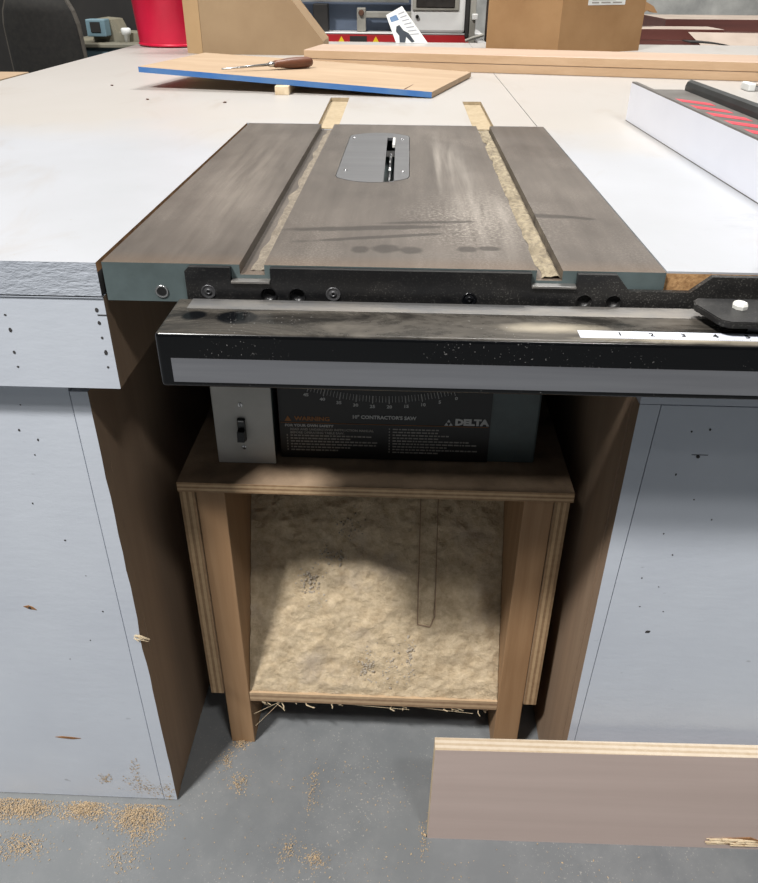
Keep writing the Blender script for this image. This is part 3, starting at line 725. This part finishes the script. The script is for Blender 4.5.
for k in range(420):
    c = random.choice(((-.10, -.83, .012, .012), (-.085, -.84, .014, .008), (-.06, -.845, .006, .014), (-.10, -.80, .004, .015), (-.15, -.82, .006, .006)))
    x, z = random.gauss(c[0], c[2]), max(FL + .003, random.gauss(c[1], c[3])); L = random.uniform(.0006, .002); a = random.uniform(0, 6)
    if x > -.049: continue
    u_ = Vector((math.cos(a), 0, math.sin(a))) * L; v_ = Vector((-math.sin(a), -.3, math.cos(a))) * L * .4; p = Vector((x, .0192, z))
    bm.faces.new([bm.verts.new(p + s) for s in (u_, v_, -u_, -v_)])
tag(obj('clinging_sawdust', bm, M['dust'], lc), kind='stuff')

# ------------------------------------------------------------ things on the worktop
bb = thing('board', 'particle board with a blue painted front edge propped on a wood block', 'board', (.05, 1.2, .03))
c4 = [Vector((.325, .988, .013)), Vector((.432, 1.335, .014)), Vector((-.248, 1.388, .047)), Vector((-.319, 1.079, .046))]; th = Vector((0, 0, .0115))
bm = B(); fs = hexa(bm, [v - th for v in c4], c4)
for f in fs:
    f.normal_update(); c = f.calc_center_median()
    if c.y < 1.06: f.material_index = 1
obj('panel', bm, [M['osb'], M['blue']], bb)
bm = B(); a, b = Vector((.10, 1.352, .0303)), Vector((.40, 1.0, .0)); 
def bz(x, y): return .013 + (.325 - x) / .644 * .033
for (xa, ya), (xb, yb2) in (((.268, 1.0), (.352, 1.338)),):
    p, q = Vector((xa, ya, bz(xa, ya) + .0002)), Vector((xb, yb2, bz(xb, yb2) + .0007)); cyl(bm, p, q, .0012, .0012, 6)
obj('scored_line', bm, M['brown'], bb)
bm = B(); box(bm, -.008, .022, 1.012, 1.10, 0, .0175, .0008); tag(obj('wood_block', bm, M['board_end'], None, False, (.007, 1.05, 0)), 'small pale wood block propping up the blue-edged board', 'wood block')
bm = B(); box(bm, -.24, .36, 1.32, 1.333, 0, .0008)
bm.free()
sd = thing('screwdriver', 'screwdriver with a brown wooden handle lying on the blue-edged board', 'screwdriver', (-.04, 1.15, .045))
A_, B_, C_ = Vector((-.133, 1.075, .0430)), Vector((-.036, 1.155, .0455)), Vector((.045, 1.232, .0440)); d = (C_ - B_).normalized()
bm = B(); cyl(bm, A_, B_, .0016, .0034, 12); obj('shank', bm, M['steel'], sd, True)
bm = B(); L = (C_ - B_).length; lathe(bm, B_ + d * .004, d, [(.006, 0), (.008, .006), (.0085, .018), (.0115, .04), (.0125, L * .6), (.0120, L * .85), (.009, L - .006), (.003, L - .004)], 20)
obj('handle', bm, M['handle'], sd, True)
bm = B(); lathe(bm, B_ - d * .008, d, [(.0045, 0), (.0062, .004), (.0058, .014)], 16); obj('ferrule', bm, M['steel'], sd, True)
# planks
def pl(x): return 1.527 - .179 * (x + .015)
def plank(x0, x1, y_off, wdt, z0, z1, label):
    bm = B(); q = Vector((.179 * wdt, wdt, 0)); a = Vector((x0, pl(x0) + y_off, 0)); b = Vector((x1, pl(x1) + y_off, 0))
    pts = [a, b, b + q, a + q]; fs = hexa(bm, [p + Vector((0, 0, z0)) for p in pts], [p + Vector((0, 0, z1)) for p in pts])
    bmesh.ops.bevel(bm, geom=bm.edges[:], offset=.0012, segments=1, affect='EDGES')
    for f in bm.faces:
        f.normal_update()
        if f.normal.z > .7: f.material_index = 1
    tag(obj('plank', bm, [M['plank'], M['plank_top']], None, False, ((x0 + x1) / 2, pl((x0 + x1) / 2) + wdt / 2, z0)), label, 'plank', 'long planks stacked across the worktop')
plank(.005, 1.75, .002, .18, 0, .0218, 'long light oak plank lying on the worktop, lower of the stacked pair')
plank(-.012, 1.78, 0, .185, .0222, .0440, 'long light oak plank on top of the stacked pair across the worktop')
# silver piece at the right
sv = thing('metal_bar', 'small silver metal bar lying on the worktop behind the rip fence', 'metal bar', (1.1, 1.2, 0))
bm = B(); box(bm, 1.048, 1.25, 1.150, 1.185, 0, .012, .002, 0); obj('bar', bm, M['steel'], sv)
bm = B(); box(bm, 1.040, 1.056, 1.145, 1.190, 0, .017, .003, 0); obj('end_block', bm, M['paper'], sv)
# cable scrap / crumbs
bm = B()
for x, y in ((-.255, .925), (-.40, 1.12), (-.09, .90)):
    r = bmesh.ops.create_icosphere(bm, subdivisions=1, radius=.004)
    for v in r['verts']: v.co = Vector((v.co.x * random.uniform(.7, 1.4), v.co.y * random.uniform(.6, 1), v.co.z * .4)) + Vector((x, y, .0012))
tag(obj('crumb', bm, M['brown'], None, False, (-.25, .95, 0)), 'few dark crumbs on the left part of the white worktop', 'crumbs', kind='stuff')
# red bucket
bu = thing('bucket', 'glossy red plastic bin standing at the back of the worktop', 'bucket', (-.545, 2.16, 0))
bm = B(); lathe(bm, (-.545, 2.16, 0), (0, 0, 1), [(.118, 0), (.127, .004), (.129, .012), (.150, .34), (.156, .342), (.157, .352), (.150, .354), (.146, .345), (.124, .014), (.02, .010)], 48)
obj('shell', bm, M['red'], bu, True)
bm = B(); lathe(bm, (-.545, 2.16, .003), (0, 0, 1), [(.1285, 0), (.1320, .002), (.1320, .007), (.1285, .009)], 48); obj('foot_ring', bm, M['red'], bu, True)
# cardboard box with slanted side
b1 = thing('cardboard_box', 'brown cardboard box with a slanted cut right side beside the red bin', 'cardboard box', (-.2, 1.9, 0))
bm = B(); prism(bm, [(-.373, .0), (.008, .0), (.008, .040), (-.083, .152), (-.25, .36), (-.373, .36)], 'y', 1.842, 2.01); obj('carton', bm, M['card'], b1)
bm = B(); hexa(bm, [(-.374, 1.842, 0), (-.374, 1.846, 0), (-.432, 1.882, 0), (-.432, 1.878, 0)], [(-.374, 1.842, .36), (-.374, 1.846, .36), (-.432, 1.882, .36), (-.432, 1.878, .36)]); obj('flap', bm, M['card3'], b1)
# big tan box
b2 = thing('cardboard_box', 'large tan cardboard box with a white shipping label standing behind the planks', 'cardboard box', (.8, 2.12, 0))
P = [(.538, 2.10), (.752, 1.935), (1.062, 2.12), (.85, 2.29)]
bm = B(); fs = prism(bm, P, 'z', 0, .42)
for f in fs:
    c = f.calc_center_median()
    if c.x < .70 and c.y < 2.1: f.material_index = 0
obj('carton', bm, [M['card2']], b2)
d = (Vector((1.062, 2.12, 0)) - Vector((.752, 1.935, 0))).normalized(); nrm = Vector((d.y, -d.x, 0))
bm = B(); o_ = Vector((.752, 1.935, 0)); a = o_ + d * .105; b = o_ + d * .265
hexa(bm, [a + nrm * .0002 + Vector((0, 0, .142)), b + nrm * .0002 + Vector((0, 0, .142)), b + nrm * .001 + Vector((0, 0, .142)), a + nrm * .001 + Vector((0, 0, .142))],
     [a + nrm * .0002 + Vector((0, 0, .24)), b + nrm * .0002 + Vector((0, 0, .24)), b + nrm * .001 + Vector((0, 0, .24)), a + nrm * .001 + Vector((0, 0, .24))]); sl = obj('shipping_label', bm, M['paper'], b2)
bm = B()
for s0, s1, z in ((.12, .15, .147), (.16, .20, .147), (.21, .25, .147), (.12, .22, .156)):
    a = o_ + d * s0; b = o_ + d * s1
    hexa(bm, [a + nrm * .001 + Vector((0, 0, z)), b + nrm * .001 + Vector((0, 0, z)), b + nrm * .0014 + Vector((0, 0, z)), a + nrm * .0014 + Vector((0, 0, z))],
         [a + nrm * .001 + Vector((0, 0, z + .004)), b + nrm * .001 + Vector((0, 0, z + .004)), b + nrm * .0014 + Vector((0, 0, z + .004)), a + nrm * .0014 + Vector((0, 0, z + .004))])
obj('label_print', bm, M['lgrey'], sl)
# paper card
pc = thing('instruction_card', 'white printed card leaning at the back edge of the worktop by the red machine base', 'card', (.27, 2.34, 0))
q = [Vector((.188, 2.31 + .3 * .092, .092)), Vector((.246, 2.31 + .3 * .122, .122)), Vector((.345, 2.31, .001)), Vector((.227, 2.31, .001))]
bm = B(); hexa(bm, q, [v + Vector((0, .0012, 0)) for v in q]); cd_ = obj('sheet', bm, M['paper'], pc)
def onq(u, v): 
    a = q[0].lerp(q[1], u); b = q[3].lerp(q[2], u); return a.lerp(b, v) + Vector((0, -.0006, 0))
def patch(bm, u0, u1, v0, v1):
    p = [onq(u0, v0), onq(u1, v0), onq(u1, v1), onq(u0, v1)]; hexa(bm, p, [x + Vector((0, .0005, 0)) for x in p])
bm = B(); patch(bm, .12, .5, .12, .28); obj('blue_picture', bm, simple('blue_print', (96, 124, 158), .7), cd_)
bm = B(); prism_pts = [onq(*t) for t in ((.25, .45), (.4, .42), (.45, .6), (.58, .7), (.62, .95), (.5, .98), (.42, .8), (.3, .98), (.12, .98), (.2, .75), (.15, .6))]
vs = [bm.verts.new(p) for p in prism_pts]; bm.faces.new(vs); obj('dark_picture', bm, simple('dark_print', (44, 52, 62), .7), cd_)
bm = B()
for k in range(7): patch(bm, .6, .92, .12 + k * .10, .15 + k * .10)
obj('text_lines', bm, simple('grey_print', (150, 152, 158), .7), cd_)

# ------------------------------------------------------------ background machine (white and red)
def MX(px): return -.067 + (px - 325) * .00405
def MZ(py): return .136 - py * .00374
mc = thing('woodworking_machine', 'white woodworking machine with a red base stripe, slate recess and warning triangles', 'machine', (.2, 2.9, FL))
Y0 = 2.60
def mb(name, x0, x1, z0, z1, y0, y1, mat, parent=None, bev=.003):
    bm = B(); box(bm, x0, x1, y0, y1, z0, z1, bev); return obj(name, bm, mat, parent or mc)
mb('base_cabinet', -.55, .60, FL, -.026, Y0 + .03, 3.1, M['mwhite'])
rb = mb('red_base', -.55, .535, -.0255, .010, Y0, 3.1, M['mred'])
mb('sill', -.55, .57, .0102, .0155, Y0 - .004, 3.1, M['mwhite'])
mb('recess_panel', -.50, .29, .016, .30, Y0 + .10, Y0 + .13, M['mblue'])
mb('dark_column', -.115, -.055, .016, .118, Y0 + .02, Y0 + .08, M['darkmachine'])
mb('grey_post', .062, .098, .016, .105, Y0 + .02, Y0 + .05, M['mgrey'])
mb('cross_bar', .098, .30, .068, .092, Y0 + .02, Y0 + .05, M['mgrey'])
bm = B(); cyl(bm, (.080, Y0 + .02, .086), (.080, Y0 + .005, .086), .012, .009, 18); obj('knob', bm, M['brown'], mc)
bm = B(); cyl(bm, (-.20, Y0 + .03, .146), (.27, Y0 + .03, .146), .022, None, 24); obj('silver_rail', bm, M['paper'], mc, True)
dr = mb('white_housing', .28, .497, .0156, .60, Y0 - .01, 3.0, M['mwhite'], None, .012)
mb('window_frame', .285, .470, .098, .35, Y0 - .018, Y0 - .009, M['mgrey'], dr); mb('window_pane', .300, .452, .108, .34, Y0 - .021, Y0 - .017, M['glass'], dr)
bm = B(); cyl(bm, (.305, Y0 - .009, .076), (.305, Y0 - .022, .076), .007, None, 14); obj('latch', bm, M['plastic'], dr)
mb('rubber_edge', .497, .512, .0, .60, Y0 - .012, Y0 + .2, M['darkmachine'])
mb('side_post', .514, .538, -.02, .60, Y0 - .01, Y0 + .03, M['mgrey']); mb('white_bracket', .522, .545, .066, .088, Y0 - .025, Y0 - .008, M['mwhite'])
for x in (MX(341.5), MX(376)):
    bm = B(); prism(bm, [(x - .013, -.020), (x + .013, -.020), (x, .002)], 'y', Y0 - .0012, Y0 + .001); obj('warning_triangle', bm, M['yellow'], rb)
mb('dark_plate', MX(350), MX(367), -.019, .003, Y0 - .003, Y0 + .001, M['darkmachine'], rb, 0)
bm = B(); box(bm, .615, .70, 2.75, 3.0, FL, .9, .004); tag(obj('brown_post', bm, M['brown'], None, False, (.62, 2.85, FL)), 'dark brown wooden post behind the large tan box', 'post')
bm = B(); 
tube(bm, [(.50, 2.56, -.008), (.53, 2.55, .004), (.57, 2.56, .014)], .006, 8)
tag(obj('hose', bm, M['mgrey'], mc))
# ------------------------------------------------------------ back right: stacked boards on a low table
lt = thing('trestle_table', 'low white table behind the worktop at the right carrying brown boards', 'table', (1.9, 2.9, FL))
bm = B(); box(bm, 1.15, 2.8, 2.62, 3.5, -.075, -.047, .002); obj('top', bm, M['mwhite'], lt)
for x, y in ((1.2, 2.67), (2.72, 2.67), (1.2, 3.42), (2.72, 3.42)):
    bm = B(); box(bm, x, x + .04, y, y + .04, FL, -.0755); obj('leg', bm, M['mgrey'], lt)
def stackb(x0, x1, y0, y1, z0, z1, rot, label, grp='reddish brown boards stacked behind the worktop', mat=None):
    bm = B(); cx, cy = (x0 + x1) / 2, (y0 + y1) / 2
    box(bm, x0 - cx, x1 - cx, y0 - cy, y1 - cy, z0, z1, .001)
    bmesh.ops.transform(bm, matrix=Matrix.Translation((cx, cy, 0)) @ Matrix.Rotation(rot, 4, 'Z'), verts=bm.verts)
    for f in bm.faces:
        f.normal_update()
        if f.normal.z > .8: f.material_index = 1
    tag(obj('board', bm, [mat or M['maroon'], M['beige']], None, False, (cx, cy, z0)), label, 'board', grp)
stackb(1.18, 1.58, 2.74, 2.93, -.0465, -.012, -.01, 'lowest reddish brown board of the stack right of the tan box')
stackb(1.16, 1.58, 2.74, 2.93, -.0115, .030, .0, 'thick reddish brown board on top of the stack right of the tan box')
stackb(1.45, 2.5, 3.0, 3.4, -.0465, .005, .0, 'brown board under the far right end of the stack, partly behind the beige sheet')
stackb(1.42, 2.5, 3.0, 3.4, .0055, .055, -.01, 'dark brown board on top at the far right, against the concrete wall')
bm = B(); n = 24; L1 = []; L2 = []   # curved dark sheet
for i in range(n + 1):
    t = i / n; x = 1.33 + t * .30; z = .004 - .052 * t ** 2.2; L1.append((x, z)); L2.append((x + .0005, z + .004))
prism(bm, L1 + L2[::-1], 'y', 2.40, 2.49)
tag(obj('curved_sheet', bm, M['darkmachine'], None, False, (1.45, 2.62, -.04)), 'thin dark sheet curving down in front of the brown boards', 'sheet')
bm = B(); hexa(bm, [(1.46, 2.53, -.046), (2.2, 2.50, -.046), (2.2, 2.68, -.046), (1.55, 2.70, -.046)], [(1.42, 2.70, .022), (2.2, 2.68, .018), (2.2, 2.684, .018), (1.42, 2.704, .022)])
tag(obj('beige_sheet', bm, M['beige'], None, False, (1.8, 2.6, -.046)), 'beige cardboard sheet leaning against the brown boards at the far right', 'sheet')
bm = B(); pts = [(1.20, 2.95, .031)] + [(1.23 + .06 * math.sin(t), 2.95, .075 + .045 * math.cos(t) * 1.0) for t in (-1.2, -.6, 0, .6, 1.2, 1.9)]
pr = [(1.19, .031), (1.20, .075), (1.225, .12), (1.27, .13), (1.31, .11), (1.33, .085), (1.315, .085), (1.285, .095), (1.26, .075), (1.25, .031)]
prism(bm, pr, 'y', 2.86, 2.91); tag(obj('folded_cardboard', bm, M['card2'], None, False, (1.25, 2.96, .031)), 'bent tan piece of cardboard standing on the brown boards beside the tan box', 'cardboard')

# ------------------------------------------------------------ back left: chair, blue-grey machine, dark backdrop
ch = thing('office_chair', 'black office chair with a rounded back behind the left edge of the worktop', 'chair', (-1.16, 2.17, FL))
bm = B(); n = 14; R1 = []
for j in range(13):
    t = j / 12; z = -.36 + t * .54; hw = (.141 - .012 * abs(t - .5)) * (1 if t < .8 else math.sqrt(max(0, 1 - ((t - .8) / .2) ** 2 * .38))); row = []
    for i in range(n + 1):
        s = i / n * 2 - 1; row.append((s * hw, -.05 * (1 - s * s) - .04 * t + .03, z))
    R1.append(row)
rotm = Matrix.Translation((-1.150, 2.42, -.045)) @ Matrix.Rotation(math.radians(4), 4, 'Z')
F = [[bm.verts.new(p) for p in r] for r in R1]; K = [[bm.verts.new((p[0], p[1] + .045, p[2])) for p in r] for r in R1]
for j in range(12):
    for i in range(n): bm.faces.new((F[j][i], F[j][i + 1], F[j + 1][i + 1], F[j + 1][i])); bm.faces.new((K[j][i], K[j + 1][i], K[j + 1][i + 1], K[j][i + 1]))
for j in range(12):
    bm.faces.new((F[j][0], F[j + 1][0], K[j + 1][0], K[j][0])); bm.faces.new((F[j][n], K[j][n], K[j + 1][n], F[j + 1][n]))
for i in range(n): bm.faces.new((F[0][i], K[0][i], K[0][i + 1], F[0][i + 1])); bm.faces.new((F[12][i], F[12][i + 1], K[12][i + 1], K[12][i]))
per = [Vector(R1[j][0]) + Vector((0, .02, 0)) for j in range(13)] + [Vector(p) + Vector((0, .02, 0)) for p in R1[12]] + [Vector(R1[j][n]) + Vector((0, .02, 0)) for j in range(12, -1, -1)]
bmesh.ops.transform(bm, matrix=rotm, verts=bm.verts); obj('backrest', bm, M['chair'], ch, True)
bm = B(); tube(bm, per, .012, 10); bmesh.ops.transform(bm, matrix=rotm, verts=bm.verts); obj('back_frame', bm, M['chairshell'], ch)
bm = B(); box(bm, -1.38, -.95, 1.96, 2.38, -.44, -.36, .03, 0, None, 4); obj('seat', bm, M['chair'], ch, True)
bm = B(); cyl(bm, (-1.16, 2.17, FL + .1), (-1.16, 2.17, -.44), .028); obj('gas_column', bm, M['chairshell'], ch)
bm = B(); box(bm, -1.20, -1.12, 2.25, 2.49, -.46, -.44, .005); box(bm, -1.19, -1.13, 2.475, 2.50, -.45, -.2, .01); obj('back_bracket', bm, M['chairshell'], ch)
for k in range(5):
    a = k * 2 * math.pi / 5 + .3; e = Vector((-1.16 + .28 * math.cos(a), 2.17 + .28 * math.sin(a), FL + .075))
    bm = B(); cyl(bm, (-1.16, 2.17, FL + .11), e, .022, .014, 10); lg = obj('base_arm', bm, M['chairshell'], ch)
    bm = B(); cyl(bm, e + Vector((-.02, 0, -.045)), e + Vector((.02, 0, -.045)), .03, None, 16); obj('caster', bm, M['plastic'], lg)
tb = thing('side_table', 'tan board with a red edge beside the black chair, at the left border', 'side table', (-1.2, 1.65, FL))
bm = B(); box(bm, -1.5, -.955, 1.45, 1.86, -.080, -.060, .001)
for f in bm.faces:
    f.normal_update()
    if f.normal.y < -.7: f.material_index = 1
obj('top', bm, [M['osb'], M['mred']], tb)
for x in (-1.47, -1.0):
    for y in (1.47, 1.80): bm = B(); box(bm, x, x + .03, y, y + .03, FL, -.0805); obj('leg', bm, M['brown'], tb)
jm = thing('jointer', 'blue-grey jointer machine between the black chair and the red bin', 'machine', (-1.0, 2.75, FL))
def jb(name, x0, x1, z0, z1, y0, y1, mat, parent=None, bev=.004): return mb(name, x0, x1, z0 - (.016 if z0 > FL else 0), z1 - .016, y0, y1, mat, parent or jm, bev)
jb('pedestal', -1.25, -.80, FL, -.13, 2.65, 3.0, M['teal'])
jb('bed', -1.16, -.74, -.128, -.035, 2.60, 3.02, M['teal'])
jb('table_surface', -1.20, -.70, -.0345, -.018, 2.58, 3.05, M['teal_tan'])
bm = B(); prism(bm, [(-1.06, -.0335), (-.80, -.0335), (-.80, -.004), (-.95, .002), (-.97, .049), (-1.03, .054)], 'y', 2.68, 2.82); obj('fence_casting', bm, M['teal_tan'], jm)
sbx = jb('switch_box', -1.055, -.975, .005, .070, 2.62, 2.68, M['teal']); jb('switch_window', -1.035, -.995, .022, .060, 2.615, 2.621, M['darkmachine'], sbx, 0)
bm = B(); lathe(bm, (-.905, 2.66, -.0335), (0, 0, 1), [(.010, 0), (.012, .026), (.018, .030), (.020, .05), (.015, .054)], 18); obj('white_knob', bm, M['paper'], jm, True)
dk = thing('dark_backdrop', 'made-up dark block standing in for shadowed equipment behind the chair and the jointer', 'cabinet', (-1.6, 3.3, FL))
mb('backdrop_block', -2.9, -.62, FL, 1.1, 3.15, 3.6, M['darkmachine'], dk)  # plain dark block added as a dim background, in place of equipment lost in shadow
for x in (-2.4, -1.9, -1.4, -.95): mb('backdrop_strip', x, x + .012, FL + .05, 1.0, 3.14, 3.151, M['plastic'], dk, 0)
